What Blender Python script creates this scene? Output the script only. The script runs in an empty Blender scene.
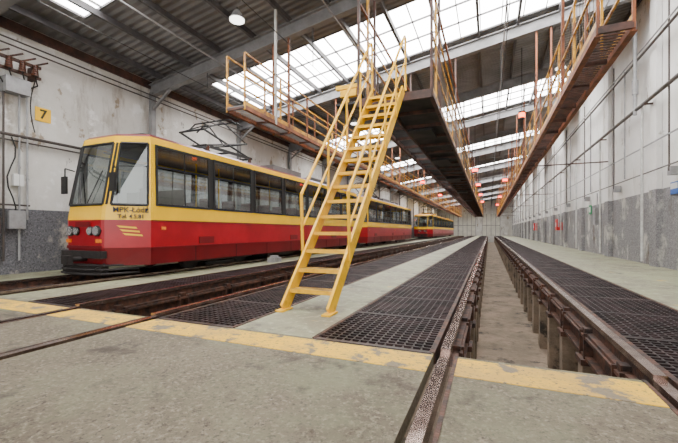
import bpy, math, random
from mathutils import Vector, Matrix
random.seed(7)
SC=bpy.context.scene
# ------------------------------------------------------------------ materials
def newmat(name):
    m=bpy.data.materials.new(name); m.use_nodes=True
    nt=m.node_tree; b=nt.nodes['Principled BSDF']; return m,nt,b
def mat(name,col,rough=.6,metal=0,var=.25,scale=3,bump=0,bscale=40,col2=None,lo=.4,hi=.65,emit=None,spec=.5):
    m,nt,b=newmat(name)
    N=nt.nodes; L=nt.links
    tc=N.new('ShaderNodeTexCoord')
    no=N.new('ShaderNodeTexNoise'); no.inputs['Scale'].default_value=scale; no.inputs['Detail'].default_value=8; no.inputs['Roughness'].default_value=.65
    L.new(tc.outputs['Object'],no.inputs['Vector'])
    cr=N.new('ShaderNodeValToRGB'); cr.color_ramp.elements[0].position=lo; cr.color_ramp.elements[1].position=hi
    c2=col2 if col2 else tuple(c*(1-var) for c in col)
    cr.color_ramp.elements[0].color=(*c2,1); cr.color_ramp.elements[1].color=(*col,1)
    L.new(no.outputs['Fac'],cr.inputs['Fac']); L.new(cr.outputs['Color'],b.inputs['Base Color'])
    b.inputs['Roughness'].default_value=rough; b.inputs['Metallic'].default_value=metal
    b.inputs['Specular IOR Level'].default_value=spec
    if bump:
        n2=N.new('ShaderNodeTexNoise'); n2.inputs['Scale'].default_value=bscale; n2.inputs['Detail'].default_value=4
        L.new(tc.outputs['Object'],n2.inputs['Vector'])
        bp=N.new('ShaderNodeBump'); bp.inputs['Strength'].default_value=bump; bp.inputs['Distance'].default_value=.02
        L.new(n2.outputs['Fac'],bp.inputs['Height']); L.new(bp.outputs['Normal'],b.inputs['Normal'])
    if emit:
        b.inputs['Emission Color'].default_value=(*emit[0],1); b.inputs['Emission Strength'].default_value=emit[1]
    return m
def mat_layers(name,base,layers,rough=.9,bump=.3,bscale=30,bdist=.03,spec=.5):
    m,nt,b=newmat(name); N=nt.nodes; L=nt.links
    tc=N.new('ShaderNodeTexCoord'); prev=None
    for i,(c,s,t,so,off,st) in enumerate(layers):
        mp=N.new('ShaderNodeMapping'); mp.inputs['Location'].default_value=(off,off*1.7,off*.3); mp.inputs['Scale'].default_value=st
        L.new(tc.outputs['Object'],mp.inputs['Vector'])
        no=N.new('ShaderNodeTexNoise'); no.inputs['Scale'].default_value=s; no.inputs['Detail'].default_value=9; no.inputs['Roughness'].default_value=.68
        L.new(mp.outputs['Vector'],no.inputs['Vector'])
        mr=N.new('ShaderNodeMapRange'); mr.inputs['From Min'].default_value=t-so; mr.inputs['From Max'].default_value=t+so
        L.new(no.outputs['Fac'],mr.inputs['Value'])
        mx=N.new('ShaderNodeMix'); mx.data_type='RGBA'
        L.new(mr.outputs['Result'],mx.inputs['Factor'])
        if prev is None: mx.inputs['A'].default_value=(*base,1)
        else: L.new(prev,mx.inputs['A'])
        mx.inputs['B'].default_value=(*c,1); prev=mx.outputs['Result']
    L.new(prev,b.inputs['Base Color']); b.inputs['Roughness'].default_value=rough; b.inputs['Specular IOR Level'].default_value=spec
    if bump:
        n2=N.new('ShaderNodeTexNoise'); n2.inputs['Scale'].default_value=bscale; n2.inputs['Detail'].default_value=6
        L.new(tc.outputs['Object'],n2.inputs['Vector'])
        bp=N.new('ShaderNodeBump'); bp.inputs['Strength'].default_value=bump; bp.inputs['Distance'].default_value=bdist
        L.new(n2.outputs['Fac'],bp.inputs['Height']); L.new(bp.outputs['Normal'],b.inputs['Normal'])
    return m
def glass(name,tint,rough,tr):
    m=bpy.data.materials.new(name); m.use_nodes=True; nt=m.node_tree; N=nt.nodes; L=nt.links
    for n in list(N):
        if n.type!='OUTPUT_MATERIAL': N.remove(n)
    out=[n for n in N if n.type=='OUTPUT_MATERIAL'][0]
    t=N.new('ShaderNodeBsdfTransparent'); t.inputs[0].default_value=(*tint,1)
    g=N.new('ShaderNodeBsdfGlossy'); g.inputs['Roughness'].default_value=rough; g.inputs['Color'].default_value=(.8,.85,.85,1)
    mx=N.new('ShaderNodeMixShader'); mx.inputs[0].default_value=tr
    L.new(t.outputs[0],mx.inputs[1]); L.new(g.outputs[0],mx.inputs[2]); L.new(mx.outputs[0],out.inputs[0]); return m

M={}
M['plaster']=mat_layers('wall_plaster',(.66,.645,.62),[((.54,.52,.485),.5,.50,.12,3,(1,1,1)),((.40,.37,.33),2.0,.60,.06,47,(1,1,.25)),((.30,.24,.18),1.3,.62,.02,11,(1,1,.7)),((.16,.15,.14),3.0,.655,.02,23,(1,1,.5)),((.76,.75,.74),1.6,.60,.04,31,(1,1,1))],bump=.35,bscale=8)
M['plaster_r']=mat_layers('wall_plaster_cleaner',(.78,.775,.765),[((.66,.65,.63),.6,.51,.10,3,(1,1,.6)),((.50,.47,.43),2.0,.62,.05,47,(1,1,.2)),((.35,.31,.26),1.5,.66,.02,11,(1,1,.6))],bump=.3,bscale=10)
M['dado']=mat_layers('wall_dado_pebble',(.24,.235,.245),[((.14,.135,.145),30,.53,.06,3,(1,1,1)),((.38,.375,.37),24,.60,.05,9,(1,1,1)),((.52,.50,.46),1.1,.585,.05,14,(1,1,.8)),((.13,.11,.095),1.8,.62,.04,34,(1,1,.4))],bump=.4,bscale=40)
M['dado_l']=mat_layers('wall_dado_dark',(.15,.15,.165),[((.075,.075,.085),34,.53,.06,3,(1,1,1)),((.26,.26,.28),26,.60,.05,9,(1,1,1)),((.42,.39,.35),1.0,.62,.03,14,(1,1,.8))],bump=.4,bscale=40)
M['floor']=mat_layers('floor_concrete',(.178,.150,.105),[((.118,.094,.066),.9,.50,.14,3,(1,1,1)),((.27,.24,.18),36,.58,.08,8,(1,1,1)),((.065,.052,.038),44,.59,.06,17,(1,1,1)),((.20,.205,.125),.5,.55,.08,41,(1,1,1)),((.055,.045,.035),2.3,.635,.06,57,(1,1,1)),((.08,.066,.05),1.2,.61,.03,71,(.25,1,1))],rough=.8,bump=.4,bscale=60,bdist=.012,spec=.35)
M['floor2']=mat_layers('floor_painted',(.29,.30,.18),[((.19,.175,.12),1.2,.50,.10,3,(1,1,1)),((.40,.39,.28),10,.59,.06,8,(1,1,1)),((.09,.08,.06),3,.60,.05,17,(1,1,1)),((.48,.34,.10),2.1,.65,.03,37,(1,1,1))],rough=.5,bump=.25,bscale=45,bdist=.015)
M['yline']=mat_layers('floor_yellow_paint',(.80,.47,.02),[((.56,.34,.06),3,.49,.08,5,(1,1,1)),((.20,.16,.11),4,.565,.025,9,(1,1,1)),((.12,.10,.07),30,.60,.04,2,(1,1,1))],rough=.75,bump=.4,bscale=40,bdist=.015)
M['pit']=mat_layers('pit_concrete',(.26,.195,.14),[((.13,.10,.07),2,.51,.12,5,(1,1,1)),((.045,.038,.03),3,.60,.05,9,(1,1,1))],rough=.9)
M['rust']=mat('rusty_steel',(.13,.055,.033),.65,.3,.5,9,bump=.3,col2=(.03,.02,.018))
M['brown']=mat('brown_painted_steel',(.34,.105,.035),.6,.1,.5,4,col2=(.14,.05,.025))
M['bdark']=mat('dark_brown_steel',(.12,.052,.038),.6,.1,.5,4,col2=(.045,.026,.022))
M['railtop']=mat('rail_worn_steel',(.46,.36,.32),.22,.9,.3,6,col2=(.22,.15,.13))
M['grate']=mat('grate_steel',(.08,.052,.054),.42,.5,.5,3,col2=(.022,.016,.018))
M['black']=mat('black_rubber',(.012,.012,.013),.6,0,.3)
M['dark']=mat('dark_underframe',(.03,.025,.025),.7,.2,.5,8)
M['ladder']=mat('yellow_paint_worn',(.93,.52,.002),.42,0,.3,7,col2=(.66,.33,.004),lo=.3,hi=.5)
M['yrail']=mat('yellow_railing_worn',(.66,.33,.015),.5,0,.3,5,col2=(.26,.10,.03),lo=.4,hi=.55)
M['tread']=mat('worn_yellow_tread',(.62,.34,.01),.6,0,.4,9,col2=(.16,.085,.02),lo=.4,hi=.6)
M['ty']=mat('tram_yellow_paint',(.95,.56,.0),.25,0,.08,1.5)
M['tr']=mat('tram_red_paint',(.40,.002,.012),.28,0,.25,1.5)
M['trd']=mat('tram_dark_red_paint',(.17,.004,.008),.35,0,.2,2)
M['roofgrey']=mat('tram_roof_grey',(.13,.12,.12),.6)
M['glass']=glass('window_glass',(.54,.58,.59),.04,.14)
M['glassf']=glass('windshield_glass',(.58,.63,.63),.04,.25)
M['chrome']=mat('lamp_reflector',(.8,.8,.78),.15,.8,.1)
M['orange']=mat('indicator_orange',(.9,.25,.02),.3)
M['seat']=mat('seat_vinyl',(.12,.04,.035),.5)
M['intr']=mat('tram_interior',(.25,.23,.20),.6)
M['beam']=mat('roof_beam_grey',(.235,.23,.235),.6,.1,.3,3)
M['purlin']=mat('roof_purlin_grey',(.10,.095,.10),.6,.1,.35,3)
M['gpipe']=mat('grey_pipe',(.34,.34,.35),.5,.1,.3,4)
M['dpipe']=mat('dark_pipe',(.07,.055,.05),.5,.1,.3,4)
M['wpipe']=mat('white_pipe',(.66,.66,.64),.5,0,.3,4)
M['mesh']=mat('wire_grey',(.14,.11,.08),.6,.3,.3)
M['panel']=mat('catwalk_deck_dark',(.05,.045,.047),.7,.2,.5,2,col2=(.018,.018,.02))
M['signy']=mat('sign_yellow',(.95,.54,.0),.5,0,.08)
M['signk']=mat('sign_black',(.01,.01,.01),.5,0,.1)
M['signg']=mat('sign_green',(.02,.30,.11),.5,0,.1)
M['signb']=mat('sign_blue',(.04,.13,.45),.5,0,.1)
M['signw']=mat('sign_white',(.75,.75,.75),.5,0,.1)
M['fire']=mat('fire_red_paint',(.65,.012,.01),.4,0,.1)
M['gate']=mat('gate_paint',(.66,.64,.56),.6,0,.2,1)
M['redlamp']=mat('red_lamp',(.9,.06,.03),.4,emit=((1,.045,.02),14))
M['orlamp']=mat('orange_lamp',(.9,.2,.03),.4,emit=((1,.13,.02),9))
M['whitelamp']=mat('lamp_glass',(.8,.8,.8),.4,emit=((1,.97,.9),5))
M['ceramic']=mat('ceramic_insulator',(.10,.035,.02),.25)
m,nt,b=newmat('skylight_pane'); b.inputs['Base Color'].default_value=(.85,.87,.88,1)
b.inputs['Emission Color'].default_value=(1,.985,.96,1); b.inputs['Emission Strength'].default_value=19.5; M['sky']=m
m,nt,b=newmat('corrugated_roof'); N=nt.nodes;L=nt.links
tc=N.new('ShaderNodeTexCoord'); wv=N.new('ShaderNodeTexWave'); wv.bands_direction='Y'; wv.inputs['Scale'].default_value=1.6
L.new(tc.outputs['Object'],wv.inputs['Vector'])
bp=N.new('ShaderNodeBump'); bp.inputs['Strength'].default_value=.8; bp.inputs['Distance'].default_value=.05
L.new(wv.outputs['Fac'],bp.inputs['Height']); L.new(bp.outputs['Normal'],b.inputs['Normal'])
no=N.new('ShaderNodeTexNoise'); no.inputs['Scale'].default_value=.8; no.inputs['Detail'].default_value=6; L.new(tc.outputs['Object'],no.inputs['Vector'])
cr=N.new('ShaderNodeValToRGB'); cr.color_ramp.elements[0].color=(.125,.12,.122,1); cr.color_ramp.elements[1].color=(.24,.235,.24,1); cr.color_ramp.elements[0].position=.35;cr.color_ramp.elements[1].position=.65
L.new(no.outputs['Fac'],cr.inputs['Fac']); L.new(cr.outputs['Color'],b.inputs['Base Color']); b.inputs['Roughness'].default_value=.6
M['corr']=m

# ------------------------------------------------------------------ mesh builder
class MB:
    def __init__(s): s.v=[];s.f=[];s.m=[];s.names=[]
    def mi(s,n):
        if n not in s.names: s.names.append(n)
        return s.names.index(n)
    def add(s,vs,fs,mn):
        o=len(s.v); s.v+= [tuple(v) for v in vs]; k=s.mi(mn)
        for f in fs: s.f.append([i+o for i in f]); s.m.append(k)
    def box(s,x0,x1,y0,y1,z0,z1,mn):
        vs=[(x0,y0,z0),(x1,y0,z0),(x1,y1,z0),(x0,y1,z0),(x0,y0,z1),(x1,y0,z1),(x1,y1,z1),(x0,y1,z1)]
        s.add(vs,[(3,2,1,0),(4,5,6,7),(0,1,5,4),(1,2,6,5),(2,3,7,6),(3,0,4,7)],mn)
    def beam(s,p,q,w,h,mn,up=(0,0,1)):
        p=Vector(p);q=Vector(q); d=(q-p).normalized(); up=Vector(up)
        if abs(d.dot(up))>.98: up=Vector((0,1,0)) if abs(d.y)<.9 else Vector((1,0,0))
        a=d.cross(up).normalized()*w/2; b=a.cross(d).normalized()*h/2
        vs=[p-a-b,p+a-b,p+a+b,p-a+b,q-a-b,q+a-b,q+a+b,q-a+b]
        s.add(vs,[(0,1,2,3),(7,6,5,4),(0,4,5,1),(1,5,6,2),(2,6,7,3),(3,7,4,0)],mn)
    def cyl(s,p,q,r,mn,n=10,r2=None):
        p=Vector(p);q=Vector(q); d=(q-p).normalized(); up=Vector((0,0,1)) if abs(d.z)<.95 else Vector((0,1,0))
        a=d.cross(up).normalized(); b=a.cross(d); r2=r if r2 is None else r2
        vs=[p+(a*math.cos(t)+b*math.sin(t))*r for t in [2*math.pi*i/n for i in range(n)]]
        vs+=[q+(a*math.cos(t)+b*math.sin(t))*r2 for t in [2*math.pi*i/n for i in range(n)]]
        fs=[(i,(i+1)%n,n+(i+1)%n,n+i) for i in range(n)]+[tuple(range(n-1,-1,-1)),tuple(range(n,2*n))]
        s.add(vs,fs,mn)
    def path(s,pts,r,mn,n=8):
        for a,b in zip(pts,pts[1:]): s.cyl(a,b,r,mn,n)
    def ibeam(s,p,q,w,h,mn,t=.02):
        p=Vector(p);q=Vector(q);u=Vector((0,0,1))
        d=(q-p).normalized(); a=d.cross(u).normalized(); b=a.cross(d)
        s.beam(p,q,t,h,mn); s.beam(p+b*(h/2),q+b*(h/2),w,t*1.3,mn); s.beam(p-b*(h/2),q-b*(h/2),w,t*1.3,mn)
    def quad(s,a,b,c,d,mn): s.add([a,b,c,d],[(0,1,2,3)],mn)
    def build(s,name,parent=None,smooth=False):
        me=bpy.data.meshes.new(name); me.from_pydata(s.v,[],s.f)
        for n in s.names: me.materials.append(M[n])
        me.polygons.foreach_set('material_index',s.m)
        if smooth:
            me.polygons.foreach_set('use_smooth',[True]*len(s.f))
        me.update()
        o=bpy.data.objects.new(name,me); SC.collection.objects.link(o)
        if parent: o.parent=parent
        return o
def empty(name,loc=(0,0,0)):
    e=bpy.data.objects.new(name,None); SC.collection.objects.link(e); return e
def text(name,s,size,mn,loc,xa,ya,parent=None,ext=.003,align='CENTER',off=0):
    c=bpy.data.curves.new(name,'FONT'); c.body=s; c.size=size; c.extrude=ext; c.align_x=align; c.align_y='CENTER'; c.offset=off
    c.materials.append(M[mn]); o=bpy.data.objects.new(name,c); SC.collection.objects.link(o)
    xa=Vector(xa).normalized(); ya=Vector(ya).normalized(); za=xa.cross(ya)
    mt=Matrix((xa,ya,za)).transposed().to_4x4(); mt.translation=Vector(loc); o.matrix_world=mt
    if parent: o.parent=parent
    return o

# ------------------------------------------------------------------ layout constants
XL,XR=-9.7,4.2; YE=76.0; YB=-7.0; PS=2.85; PZ=-1.25
def zr(x): return 5.6+.166*(x+9.7)
T1,T2,T3=.34,-4.05,-7.42      # track centres
G=.65
YT=YE-.25
# floor ------------------------------------------------------------
f=MB()
rails=[c+s*G for c in (T3,T2,T1) for s in (-1,1)]
edges=[XL]
for r in rails: edges+= [r-.085,r+.085]
edges.append(XR)
for i in range(0,len(edges),2): f.box(edges[i],edges[i+1],YB,PS,-.3,0,'floor')
for r in rails: f.box(r-.085,r+.085,YB,PS,-.3,-.085,'pit')
f.box(XL,XR,PS-.25,PS,PZ,-.3,'pit')
slabs=[(XL,-8.35),(-6.62,-5.72),(-2.3,-1.45),(2.08,XR)]
for a,b in slabs: f.box(a,b,PS,YE,PZ-.1,0,'floor2')
for a,b in [(-8.35,-6.62),(-5.72,-2.3),(-1.45,2.08)]: f.box(a,b,PS,YE,PZ-.2,PZ,'pit')
f.build('floor')
yl=MB()
for i in range(0,len(edges),2):
    yl.box(edges[i],edges[i+1],2.46,2.80,0.0,.004,'yline')
yl.build('floor_marking_line')
# rails -------------------------------------------------------------
for c in (T1,T2,T3):
    b=MB()
    for s in (-1,1):
        x=c+s*G
        b.box(x-.035,x+.035,YB,PS,-.085,.012,'railtop')
        b.box(x-s*.085-.012,x-s*.085+.012,YB,PS,-.085,.006,'rust')
        b.box(x-.036,x+.036,PS,YT,-.005,.045,'railtop')
        b.box(x-.012,x+.012,PS,YT,-.10,-.005,'rust')
        b.box(x-.07,x+.07,PS,YT,-.13,-.10,'rust')
        b.box(x-.02,x+.02,PS,YT,-.33,-.13,'rust')
        b.box(x-.09,x+.09,PS,YT,-.16,-.13,'rust')
        b.box(x-.09,x+.09,PS,YT,-.36,-.33,'rust')
        y=PS+.5
        while y<YE-.5:
            b.box(x-.11,x+.11,y-.10,y+.10,PZ,-.42,'pit')
            b.box(x-.13,x+.13,y-.13,y+.13,-.42,-.36,'rust')
            for k in (-1,1):
                b.box(x-.10,x+.10,y+k*.09-.012,y+k*.09+.012,-.36,-.10,'rust')
            b.box(x-.08,x+.08,y-.05,y+.05,-.10,-.06,'rust')
            y+=1.1
    b.build('tram_track')
# grates ------------------------------------------------------------
def grate(x0,x1):
    b=MB(); y=PS+.03
    n=int((x1-x0)/.075)
    for i in range(n+1):
        x=x0+.02+(x1-x0-.04)*i/n
        b.box(x-.006,x+.006,PS,YT,-.04,.0,'grate')
    while y<YT:
        b.box(x0,x1,y-.008,y+.008,-.036,.004,'grate')
        y+=.075 if y<16 else .15
    y=PS
    while y<YT:
        b.box(x0,x1,y-.02,y+.02,-.09,.006,'grate'); y+=1.1
    for x in (x0,x1): b.box(x-.02,x+.02,PS,YT,-.12,.008,'rust')
    b.build('floor_grate')
grate(-1.43,-.41); grate(1.09,2.06)
grate(-5.70,-4.80); grate(-3.30,-2.32)
# walls -------------------------------------------------------------
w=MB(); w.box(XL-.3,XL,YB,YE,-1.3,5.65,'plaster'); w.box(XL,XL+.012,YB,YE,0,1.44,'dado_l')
w.build('wall_left')
w=MB(); w.box(XL+.001,XL+.06,YB,YE,5.34,5.56,'bdark'); w.build('trim_1')
w=MB(); w.box(XR,XR+.3,YB,YE,-1.3,8.0,'plaster_r'); w.build('wall_right')
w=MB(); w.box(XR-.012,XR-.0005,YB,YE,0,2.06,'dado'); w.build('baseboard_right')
w=MB(); w.box(XL,XR,YE,YE+.3,-1.3,8.0,'plaster')
w.build('wall_far')
for i,c in enumerate((T1,T2,T3)):
    g=MB()
    g.box(c-1.6,c+1.6,YE-.10,YE-.01,0,4.3,'gate')
    for k in range(5): g.box(c-1.6+k*.8-.04,c-1.6+k*.8+.04,YE-.13,YE-.10,0,4.3,'beam')
    g.box(c-1.6,c+1.6,YE-.13,YE-.1,2.0,2.1,'beam')
    g.build('door_%d'%(i+1))
RY=[-.3+4.15*k for k in range(0,19)]
p=MB()
for y in RY:
    if y<2: continue
    p.box(XR-.14,XR-.013,y-.2,y+.2,2.06,7.5,'plaster_r'); p.box(XR-.15,XR-.013,y-.22,y+.22,0,2.06,'dado')
p.build('wall_pilasters')
p=MB()
p.cyl((XR-.28,2,4.45),(XR-.28,YE-.2,4.45),.05,'dpipe'); p.cyl((XR-.2,2,3.3),(XR-.2,YE-.2,3.3),.022,'gpipe')
p.cyl((XR-.24,2,5.9),(XR-.24,YE-.2,5.9),.035,'dpipe'); p.cyl((XR-.24,2,6.05),(XR-.24,YE-.2,6.05),.02,'gpipe')
p.cyl((XR-.2,8,2.55),(XR-.2,YE-.2,2.55),.018,'dpipe')
for y in RY[2:]:
    p.box(XR-.34,XR-.14,y-.03,y+.03,4.36,4.40,'rust')
    p.cyl((XR-.22,y+.5,.1),(XR-.22,y+.5,4.45),.035,'wpipe')
    p.cyl((XR-.22,y+1.9,2.6),(XR-.22,y+1.9,6.0),.022,'gpipe')
    p.cyl((XR-.2,y-1.1,2.4),(XR-.2,y-1.1,6.6),.02,'dpipe')
    p.box(XR-.2,XR-.02,y-1.2,y-1.0,2.3,2.5,'gpipe')
p.cyl((XR-.3,12.9,4.3),(XR-.3,12.9,7.0),.05,'gpipe'); p.cyl((XR-.3,12.9,4.9),(XR-.3,12.9,5.3),.08,'gpipe')
p.build('wall_pipework')
for y in RY[4::2]:
    p=MB()
    p.box(XR-.20,XR-.02,y+1.2,y+1.55,1.2,1.9,'gpipe'); p.box(XR-.22,XR-.2,y+1.22,y+1.53,1.22,1.88,'gpipe'); p.cyl((XR-.11,y+1.37,1.9),(XR-.11,y+1.37,2.5),.02,'gpipe')
    p.build('electrical_cabinet')
for y in (26.2,38.5):
    p=MB(); p.box(XR-.26,XR-.02,y,y+.6,1.0,1.7,'fire'); p.box(XR-.275,XR-.26,y+.04,y+.56,1.04,1.66,'fire'); p.cyl((XR-.285,y+.3,1.35),(XR-.275,y+.3,1.35),.15,'signw',16); p.build('fire_hose_cabinet')
    p=MB(); p.cyl((XR-.14,y-.7,1.0),(XR-.14,y-.7,1.45),.08,'fire',14); p.cyl((XR-.14,y-.7,1.45),(XR-.14,y-.7,1.52),.08,'fire',14,.03); p.cyl((XR-.14,y-.7,1.52),(XR-.14,y-.7,1.6),.025,'black'); p.path([(XR-.14,y-.7,1.57),(XR-.2,y-.85,1.5),(XR-.2,y-.85,1.15)],.014,'black'); p.build('fire_extinguisher')
# ceiling with skylights -------------------------------------------------
SKY=[(3.0,5.3)]+[(9.3+8.3*k,12.0+8.3*k) for k in range(0,8)]
sx0,sx1=-8.5,3.3
c=MB()
def roofbox(x0,x1,y0,y1,mn,t=.06,o=0):
    c_=c; vs=[(x0,y0,zr(x0)+o),(x1,y0,zr(x1)+o),(x1,y1,zr(x1)+o),(x0,y1,zr(x0)+o)]
    vs+=[(a,b_,z+t) for a,b_,z in vs]
    c_.add(vs,[(3,2,1,0),(4,5,6,7),(0,1,5,4),(1,2,6,5),(2,3,7,6),(3,0,4,7)],mn)
prev=YB
for a,b_ in SKY:
    roofbox(XL-.3,XR+.3,prev,a,'corr'); roofbox(XL-.3,sx0,a,b_,'corr'); roofbox(sx1,XR+.3,a,b_,'corr'); prev=b_
roofbox(XL-.3,XR+.3,prev,YE+.3,'corr')
c.build('ceiling')
for i,(a,b_) in enumerate(SKY):
    c=MB(); roofbox(sx0,sx1,a,b_,'sky',.02,.03)
    n=20
    for k in range(n+1):
        x=sx0+(sx1-sx0)*k/n
        c.box(x-.013,x+.013,a,b_,zr(x)-.02,zr(x)+.03,'purlin')
    for k in range(4):
        y=a+(b_-a)*k/3
        c.beam((sx0,y,zr(sx0)),(sx1,y,zr(sx1)),.03,.05,'purlin')
    c.build('window_%d'%(i+1))
b=MB()
x=XL+.6
while x<XR:
    b.box(x-.035,x+.035,YB,YE,zr(x)-.18,zr(x)-.04,'purlin'); x+=1.1
b.build('roof_purlins')
b=MB()
for y in RY:
    b.ibeam((XL+.02,y,zr(XL)-.34),(XR-.16,y,zr(XR-.16)-.34),.18,.34,'beam',.02)
    b.beam((XL+.15,y,4.7),(XL+1.0,y,zr(XL+1)-.45),.07,.07,'beam')
b.build('roof_beams')
b=MB()
for y in RY:
    b.box(XL+.062,XL+.17,y-.08,y+.08,0,5.2,'beam')
b.build('wall_columns')
b=MB()
for x,z in ((-6.8,5.55),(-3.4,6.05),(.4,6.6),(2.9,7.0)):
    b.cyl((x,YB,z),(x,YE-.1,z),.02,'gpipe',6)
for c_ in (T1,T2,T3):
    b.cyl((c_,YB,5.05),(c_,YE-.1,5.05),.009,'black',5)
    for y in RY:
        if y>2: b.cyl((c_,y,5.05),(c_,y,zr(c_)-.45),.012,'black',5)
b.build('overhead_wires')
# ------------------------------------------------------------------ catwalks
def catwalk(x0,x1,y0,z,railx,mn='brown',deck='panel',hang=True,h=1.1,rail='yrail',bh=.12,grid=False,xs=None):
    b=MB()
    ye=YE-6
    for x in (x0,x1):
        b.box(x-.02,x+.02,y0,ye,z-bh,z,mn); b.box(x-.04,x+.04,y0,ye,z-bh-.012,z-bh,mn)
    if not grid: b.box(xs if xs else x0,x1,y0,ye,z-.02,z,deck)
    y=y0
    while y<ye:
        b.box(x0,x1,y-.02,y+.02,z-bh*.8,z-.02,'bdark')
        y+=1.05
    if grid or xs:
        y=y0
        while y<ye:
            b.box(x0,xs if xs else x1,y-.015,y+.015,z-.02,z,deck); y+=.09 if y<30 else .3
    for x in railx:
        for hh in (h,h*.55): b.beam((x,y0,z+hh),(x,ye,z+hh),.035,.035,rail)
        b.box(x-.01,x+.01,y0,ye,z,z+.10,rail)
        y=y0
        while y<ye:
            b.beam((x,y,z-.1),(x,y,z+h),.035,.035,rail if int(y*7)%3 else mn); y+=1.4
    if hang:
        for y in RY:
            if y<y0: continue
            for x in (x0,x1):
                b.beam((x,y,z-.15),(x,y,zr(x)-.5),.05,.05,mn)
    return b
ZC=3.6
b=catwalk(-5.20,-4.74,6.2,ZC,[-5.20,-4.74],deck='beam',bh=.09,grid=True)
b.beam((-4.72,7.35,ZC-.1),(-4.72,7.35,zr(-4.7)-.1),.05,.05,'wpipe')
b.build('maintenance_catwalk')
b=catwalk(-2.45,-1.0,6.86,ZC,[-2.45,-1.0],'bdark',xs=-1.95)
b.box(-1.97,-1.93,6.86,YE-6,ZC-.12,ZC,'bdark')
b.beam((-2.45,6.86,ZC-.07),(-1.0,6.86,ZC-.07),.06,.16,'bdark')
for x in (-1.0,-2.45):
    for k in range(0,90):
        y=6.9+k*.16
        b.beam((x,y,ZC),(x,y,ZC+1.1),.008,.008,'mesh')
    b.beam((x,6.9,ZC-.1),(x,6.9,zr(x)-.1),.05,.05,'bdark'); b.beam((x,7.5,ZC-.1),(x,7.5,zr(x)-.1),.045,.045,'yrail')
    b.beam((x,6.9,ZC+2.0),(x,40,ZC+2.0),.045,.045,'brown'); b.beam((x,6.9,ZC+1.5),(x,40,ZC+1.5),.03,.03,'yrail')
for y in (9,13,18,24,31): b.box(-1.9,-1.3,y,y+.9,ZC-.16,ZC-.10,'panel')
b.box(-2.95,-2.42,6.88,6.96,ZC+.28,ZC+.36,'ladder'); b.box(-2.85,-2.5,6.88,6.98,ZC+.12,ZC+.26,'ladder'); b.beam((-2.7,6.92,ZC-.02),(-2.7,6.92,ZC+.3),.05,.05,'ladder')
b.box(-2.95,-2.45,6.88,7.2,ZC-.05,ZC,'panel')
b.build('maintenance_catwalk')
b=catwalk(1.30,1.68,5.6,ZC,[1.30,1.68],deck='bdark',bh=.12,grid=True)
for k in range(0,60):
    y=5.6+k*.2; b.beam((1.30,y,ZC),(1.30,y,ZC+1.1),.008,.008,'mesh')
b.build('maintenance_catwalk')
b=MB(); y=16.0
while y<YE-8:
    b.beam((1.74,y,ZC-.1),(XR-.16,y,ZC-.1),.04,.04,'bdark'); y+=12.45
b.build('catwalk_brackets')
# ------------------------------------------------------------------ ladder stairs
E=empty('platform_stairs')
A=(3.72,0.0);B=(6.72,3.62); SK=.17
def sp(t): return A[0]+(B[0]-A[0])*t, A[1]+(B[1]-A[1])*t
b=MB()
xs=(-2.27,-1.67)
for x in xs:
    y1,z1=sp(1)
    b.beam((x,A[0],A[1]+.02),(x+SK,y1,z1),.035,.16,'ladder')
    b.box(x-.05,x+.05,A[0]-.12,A[0]+.12,0,.02,'ladder')
b.build('stringers',E)
b=MB(); n=15
for i in range(1,n+1):
    t=i/(n+.6); y,z=sp(t); xa,xb=xs[0]+SK*t,xs[1]+SK*t
    b.box(xa,xb,y-.09,y+.09,z-.008,z+.012,'tread')
    b.box(xa,xb,y-.095,y-.08,z-.035,z+.012,'ladder'); b.box(xa,xb,y+.08,y+.095,z-.025,z+.012,'ladder')
b.build('treads',E)
b=MB()
for x in (xs[0]-.03,xs[1]+.03):
    ya,za=sp(.16); yb,zb=sp(1.0); xl=x+SK*.16; xu=x+SK
    b.path([(xl,ya,za),(xl,ya-.05,za+.85),(xu,yb-.15,zb+.85),(xu,yb+.0,zb+1.0),(xu,yb+.06,zb+.98),(xu,yb+.07,zb)],.022,'ladder')
    b.path([(xl,ya-.02,za+.42),(xu,yb-.05,zb+.45),(xu,yb+.06,zb+.45)],.016,'ladder')
    for t in (.40,.62,.82):
        y,z=sp(t); b.cyl((x+SK*t,y,z),(x+SK*t,y,z+.88),.018,'ladder')
b.build('handrails',E)
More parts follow.
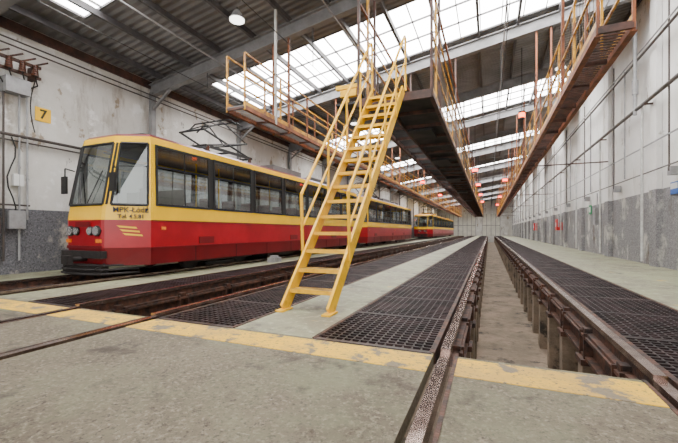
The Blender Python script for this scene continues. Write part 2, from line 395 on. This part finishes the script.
# ------------------------------------------------------------------ trams
def tram(name,cx,y0,length,wins,colors,frontlean=.28,panto=True,txt=True,nwheel=True):
    E=empty(name); W=1.12; a=.56; ysh=y0+.60; yr=y0+length
    low,mid,top,roofe,roofc=colors
    lv=[(.27,.03,.06,'trd' if low=='tr' else low),(.62,0,.0,low),(1.17,0,.0,mid),(1.47,0,.04,'WIN'),(2.72,.03,frontlean,top),(2.87,.05,frontlean+.03,roofe),(2.93,.12,frontlean+.10,roofc),(3.0,.4,frontlean+.35,roofc),(3.03,.8,frontlean+.8,None)]
    def ring(z,ins,fo):
        yf=y0+fo; aa=max(a-ins*.55,.08); WW=W-ins
        pts=[(0,yf),(aa-.07,yf+.005),(aa,yf+.03)]
        for t in (.10,.93,1.0):
            pts.append((aa+(WW-aa)*t, yf+.03+(ysh+ins*.6-yf-.03)*t))
        for w0,w1 in wins: pts+= [(WW,w0),(WW,(w0+w1)/2-.02),(WW,(w0+w1)/2+.02),(WW,w1)]
        pts+= [(WW,yr-.55),(.8-ins*.5,yr-.05-ins*.3),(.72-ins*.5,yr-ins*.3),(0,yr-ins*.3)]
        return pts
    seg=['G','P','P','G','P']+['P']+sum([['G','P','G','P'] for _ in wins],[])+['P','P','G']
    b=MB(); npt=len(ring(*lv[0][:3])); seg=seg[:npt-1]
    rings=[[(cx+x,y,l[0]) for x,y in ring(*l[:3])]+[(cx-x,y,l[0]) for x,y in ring(*l[:3])[-2:0:-1]] for l in lv]
    n=len(rings[0]); full=seg+seg[::-1]
    for k in range(len(lv)-1):
        for i in range(n):
            j=(i+1)%n; mn=lv[k][3]
            if mn=='WIN':
                mn={'G':'glass','P':mid}[full[i]]
                if full[i]=='P' and 5<i<n-5 : mn='black'
                if i in(0,n-1): mn='glassf'
            b.quad(rings[k][i],rings[k][j],rings[k+1][j],rings[k+1][i],mn)
    b.add(rings[-1],[tuple(range(n))],roofc); 
    b.build('body_shell',E)
    b=MB()
    for s in (1,-1):
        X=cx+s*(W+.004)
        for w0,w1 in wins:
            for z in (1.49,2.70): b.box(X-.012-(0.02 if z>2 else 0)*s,X+.012-(0.02 if z>2 else 0)*s,w0-.02,w1+.02,z-.025,z+.025,'black')
            b.box(X-.03,X+.008,w0,w1,2.26,2.29,'black') if s>0 else None
            for y in (w0,w1): b.beam((X,y,1.47),(X-.03*s,y,2.72),.03,.05,'black')
        b.box(X-.008,X+.008,ysh+.02,yr-.6,1.15,1.175,'trd'); b.box(X-.008,X+.008,ysh+.02,yr-.6,.60,.625,'trd')
        y=ysh+1.2
        while y<yr-1: b.box(X-.004,X+.004,y-.006,y+.006,.27,.60,'black'); y+=1.45
    rs=rings[3]; rt=rings[4]
    def fr(p,q,r=.022): b.cyl(p,q,r,'black',6)
    for i in (1,2,3,4,n-1,n-2,n-3,n-4): fr(rs[i],rt[i],.024)
    for (i,j) in ((0,1),(3,4),(0,n-1),(n-3,n-4)): fr(rs[i],rs[j],.028); fr(rt[i],rt[j],.028)
    def lerp(p,q,t): return tuple(p[k]+(q[k]-p[k])*t for k in range(3))
    for (i,j) in ((3,4),(n-3,n-4)): fr(lerp(rs[i],rt[i],.62),lerp(rs[j],rt[j],.62),.012)
    b.build('window_frames',E)
    b=MB(); b.box(cx-1.02,cx+1.02,y0+.7,yr-.3,.75,.82,'intr'); b.box(cx-.9,cx+.9,y0+1.0,yr-.6,2.76,2.80,'intr')
    b.box(cx-.95,cx+.95,y0+1.62,y0+1.66,.82,1.9,'intr'); b.beam((cx,y0+1.64,.8),(cx,y0+1.64,2.7),.05,.05,'intr')
    b.box(cx-.4,cx+.4,y0+.42,y0+.75,.8,1.42,'black')
    y=y0+2.2
    while y<yr-1.0:
        for s in (-1,1):
            b.box(cx+s*.68-.22,cx+s*.68+.22,y,y+.42,1.15,1.22,'seat'); b.box(cx+s*.68-.22,cx+s*.68+.22,y+.40,y+.45,1.2,1.78,'seat'); b.beam((cx+s*.68,y+.2,.82),(cx+s*.68,y+.2,1.15),.06,.06,'black')
        if int(y*10)%2==0: b.cyl((cx+.35,y+.4,.82),(cx+.35,y+.4,2.7),.017,'ty',6)
        y+=.85
    b.box(cx-.2,cx+.2,y0+1.0,y0+1.4,.9,1.35,'seat'); b.box(cx-.2,cx+.2,y0+1.38,y0+1.45,1.3,1.95,'seat')
    b.build('interior',E)
    b=MB()
    for s in (-1,1):
        for o,r in ((.40,.085),(.21,.07)):
            b.cyl((cx+s*o,y0-.03,.95),(cx+s*o,y0+.03,.95),r+.02,'black',16); b.cyl((cx+s*o,y0-.045,.95),(cx+s*o,y0-.02,.95),r,'chrome',16)
        b.box(cx+s*.45-.06,cx+s*.45+.06,y0-.03,y0+.02,.72,.79,'orange')
        b.path([(cx+s*.62,y0+.2,2.2),(cx+s*.74,y0+.08,2.25),(cx+s*.74,y0+.08,1.9)],.014,'black',6)
        b.box(cx+s*.74-.08,cx+s*.74+.08,y0+.05,y0+.09,1.72,2.08,'black')
        b.beam((cx+s*.1,y0+.0,1.5),(cx+s*.35,y0+.14,2.15),.015,.015,'black')
    b.box(cx-.6,cx+.6,y0-.07,y0+.05,.42,.56,'dark')
    b.box(cx-.52,cx+.52,y0-.012,y0+.02,.60,.66,'trd')
    b.box(cx-.22,cx+.22,y0-.03,y0+.02,1.03,1.13,'trd')
    b.cyl((cx,y0-.30,.4),(cx,y0+.3,.4),.05,'dark',8); b.box(cx-.1,cx+.1,y0-.36,y0-.26,.32,.48,'dark')
    for z,dy in ((.12,-.16),(.2,-.14),(.28,-.10)):
        b.path([(cx-.85,y0+.55,z),(cx-.60,y0+dy+.1,z),(cx-.3,y0+dy,z),(cx+.3,y0+dy,z),(cx+.60,y0+dy+.1,z),(cx+.85,y0+.55,z)],.022,'dark',6)
    b.box(cx-.58,cx+.58,y0-.05,y0+.1,.1,.3,'dark')
    for s in (-1,1): b.beam((cx+s*.5,y0-.1,.2),(cx+s*.5,y0+.3,.4),.04,.06,'dark')
    b.build('front_fittings',E)
    b=MB()
    for y in (ysh+.25,ysh+6.2,yr-1.0): b.box(cx+W,cx+W+.025,y,y+.10,.98,1.04,'orange')
    for y in (ysh+1.3,ysh+5.5,ysh+9): b.box(cx+W,cx+W+.012,y,y+.5,.66,.82,'trd')
    b.build('side_lamps',E)
    b=MB(); b.box(cx-.7,cx+.7,y0+.4,yr-.4,.30,.5,'dark')
    bog=[y0+3.0,yr-3.2]
    for yc in bog:
        for yy in (yc-.95,yc+.95):
            for s in (-1,1): b.cyl((cx+s*.60,yy,.38),(cx+s*.71,yy,.38),.33,'dark',20)
            b.cyl((cx-.6,yy,.38),(cx+.6,yy,.38),.06,'dark')
        for s in (-1,1):
            b.box(cx+s*.8-.05,cx+s*.8+.05,yc-1.3,yc+1.3,.2,.38,'dark'); b.box(cx+s*.8-.06,cx+s*.8+.06,yc-.5,yc+.5,.10,.17,'dark')
    b.box(cx-.55,cx+.55,y0+5.2,y0+7.8,.12,.35,'dark'); b.box(cx+.65,cx+.95,y0+5.0,y0+6.5,.14,.35,'dark')
    b.build('bogies',E)
    b=MB()
    b.box(cx-.5,cx+.5,yr-4.5,yr-3,2.99,3.22,roofc); b.box(cx-.5,cx+.5,y0+6.0,y0+8.0,2.99,3.26,roofc); b.box(cx-.35,cx+.35,y0+9,y0+9.8,2.99,3.2,'beam')
    b.build('roof_boxes',E)
    if panto:
        b=MB(); yc=y0+3.7
        for s in (-1,1):
            b.beam((cx+s*.55,yc-1.0,3.2),(cx+s*.55,yc+1.0,3.2),.06,.07,'black')
            for yy in (yc-.9,yc+.9): b.cyl((cx+s*.55,yy,2.96),(cx+s*.55,yy,3.2),.05,'ceramic',8)
            b.cyl((cx+s*.5,yc-.85,3.24),(cx+s*.42,yc+.9,3.66),.028,'black',6)
            b.cyl((cx+s*.5,yc+.85,3.24),(cx+s*.42,yc-.9,3.66),.028,'black',6)
            b.cyl((cx+s*.42,yc+.9,3.66),(cx+s*.3,yc+.05,4.08),.02,'black',6)
            b.cyl((cx+s*.42,yc-.9,3.66),(cx+s*.3,yc-.05,4.08),.02,'black',6)
        for yy in (yc-1.0,yc,yc+1.0): b.beam((cx-.55,yy,3.2),(cx+.55,yy,3.2),.05,.05,'black')
        for yy in (yc-.9,yc+.9): b.cyl((cx-.45,yy,3.66),(cx+.45,yy,3.66),.025,'black',6)
        for yy in (yc-.15,yc+.15):
            b.path([(cx-.85,yy,3.96),(cx-.62,yy,4.11),(cx+.62,yy,4.11),(cx+.85,yy,3.96)],.02,'black',6)
        for s in (-1,1): b.beam((cx+s*.3,yc-.15,4.09),(cx+s*.3,yc+.15,4.09),.03,.03,'black')
        b.build('pantograph',E)
    if txt:
        c0=Vector((cx+a,y0+.04,0)); c1=Vector((cx+W,ysh,0)); d=(c1-c0).normalized(); nrm=Vector((d.y,-d.x,0)); mid_=(c0+c1)/2+nrm*.012
        m2=mid_+d*.05+nrm*.012
        text('operator_lettering','MPK-Łódź',.145,'signk',(m2.x,m2.y,1.365),d,(0,0,1),E,off=.002)
        text('operator_phone_lettering','Tel. 4.5.81',.11,'signk',(m2.x,m2.y,1.235),d,(0,0,1),E,off=.002)
        b=MB()
        def P(u,z): q=mid_+d*u+nrm*.002; return (q.x,q.y,z)
        for i in range(3):
            z=1.06-.075*i; u=-.2+.05*i
            b.add([P(u,z),P(u+.34,z-.03),P(u+.36,z-.065),P(u+.05,z-.04)],[(3,2,1,0)],'signy')
        b.build('livery_mark',E)
    return E
w1=[]
y=5.36
while y<16.8: w1.append((y,y+1.5)); y+=1.68
tram('tram',T3,4.62,13.45,w1,('tr','ty','ty','trd','roofgrey'))
w2=[(a+14.05,b_+14.05) for a,b_ in w1]
tram('tram',T3,18.65,13.5,w2,('tr','ty','ty','trd','roofgrey'),txt=False)
w3=[]; y=43.9
while y<69: w3.append((y,y+1.6)); y+=1.8
tram('articulated_tram',T3+.15,43.0,28,w3,('tr','ty','ty','tr','ty'),frontlean=.7,panto=True,txt=False)

# ------------------------------------------------------------------ signs and small things
b=MB(); b.box(XL+.001,XL+.015,4.95,5.27,3.52,3.84,'signy'); so=b.build('number_sign')
text('digit','7',.30,'signk',(XL+.018,5.11,3.68),(0,1,0),(0,0,1),so,off=.006)
b=MB(); b.box(XR-.05,XR-.03,11.0,11.4,1.85,2.15,'signb'); b.box(XR-.055,XR-.05,11.02,11.38,1.98,2.12,'signw'); b.build('wall_sign')
b=MB(); b.box(XR-.05,XR-.03,18.9,19.3,1.7,2.1,'signg'); b.box(XR-.055,XR-.05,19.0,19.2,1.78,2.02,'signw'); b.build('wall_sign')
b=MB()
for z in (4.42,4.66): b.beam((XL+.22,3.2,z),(XL+.22,4.95,z),.06,.06,'rust')
for k in range(6):
    y=3.6+k*.24
    for j in range(5): b.cyl((XL+.30,y,4.42+j*.05),(XL+.30,y,4.455+j*.05),.07-.005*j,'ceramic',10)
    b.cyl((XL+.30,y,4.66),(XL+.30,y+.25,4.82),.022,'rust',6)
    b.path([(XL+.3,y,4.42),(XL+.2,y+.1,4.25),(XL+.1,4.1+k*.12,4.1)],.014,'black',6)
b.box(XL+.001,XL+.22,3.9,3.96,4.35,4.65,'rust'); b.box(XL+.001,XL+.22,4.8,4.86,4.35,4.65,'rust')
b.box(XL+.001,XL+.25,4.3,4.75,3.95,4.28,'gpipe')
for y,z0 in ((4.2,.3),(4.32,.3),(4.6,.3),(4.75,1.2)): b.cyl((XL+.1,y,z0),(XL+.1,y,4.1),.022,'dpipe' if y<4.5 else 'gpipe',8)
b.cyl((XL+.1,2.0,3.05),(XL+.1,6.9,3.05),.035,'dpipe',8)
b.cyl((XL+.1,2.0,2.93),(XL+.1,7.6,2.93),.018,'dpipe',8)
b.cyl((XL+.1,2.0,1.52),(XL+.1,4.8,1.52),.02,'dpipe',8)
pts=[(XL+.12,4.45+.08*math.sin(i*1.1),3.0-i*.22) for i in range(9)]; b.path(pts,.014,'black',6)
pts=[(XL+.12,4.9-.1*math.sin(i*.5),4.4-i*.2) for i in range(7)]; b.path(pts,.012,'black',6)
b.box(XL+.013,XL+.16,4.4,4.7,1.0,1.4,'gpipe'); b.box(XL+.013,XL+.16,4.0,4.25,.9,1.25,'dpipe'); b.box(XL+.013,XL+.12,4.5,4.68,1.95,2.2,'signw')
b.build('wall_switchgear')
b=MB()
for z in (4.95,5.08): b.cyl((XL+.22,YB,z),(XL+.22,YE-.2,z),.018,'dpipe',6)
b.build('wall_conduit')
def hl(x,y,z):
    b=MB(); b.cyl((x,y,z+.2),(x,y,zr(x)-.05),.012,'black',6); b.cyl((x,y,z),(x,y,z+.22),.19,'gpipe',20,.06); b.cyl((x,y,z-.03),(x,y,z),.17,'whitelamp',20); b.build('hanging_lamp')
hl(-5.5,6.9,5.95); hl(-5.6,15.2,5.8); hl(-5.6,23.5,5.8); hl(2.4,15.2,6.9); hl(2.4,31.8,6.9)
def wl(x,y,z,mn='redlamp',r=.09):
    b=MB(); b.cyl((x,y,z),(x,y,z+.16),r,mn,12); b.cyl((x,y,z+.16),(x,y,z+.22),r*1.1,'black',12); b.cyl((x,y,z-.05),(x,y,z),r*.9,'black',12); b.cyl((x,y,z+.2),(x,y,zr(x)-.05),.012,'black',6); b.build('warning_lamp')
for y,x in ((22,-.75),(29,-.75),(37,-.75),(46,-.75),(27,1.0),(40,1.0),(26,-4.4),(36,-4.4),(50,-2.75),(52,1.0)): wl(x,y,4.35,r=.15)
wl(1.05,14,4.9,'orlamp',.10)
b=MB(); b.box(-6.2,-5.95,9.2,9.6,0,.14,'gpipe'); b.box(-6.15,-6.0,9.25,9.5,.14,.2,'gpipe'); b.build('tool_box')

# ------------------------------------------------------------------ light
wd=bpy.data.worlds.new('World'); SC.world=wd; wd.use_nodes=True
bg=wd.node_tree.nodes['Background']; bg.inputs[0].default_value=(1,.97,.93,1); bg.inputs[1].default_value=4.5
# camera
cd=bpy.data.cameras.new('camera'); cam=bpy.data.objects.new('camera',cd); SC.collection.objects.link(cam)
cam.location=(0,0,.95); cam.rotation_euler=(math.radians(90),0,math.radians(22.7)); cd.lens=19.06; cd.sensor_width=36; cd.shift_y=.014; cd.clip_start=.05; cd.clip_end=300
SC.camera=cam
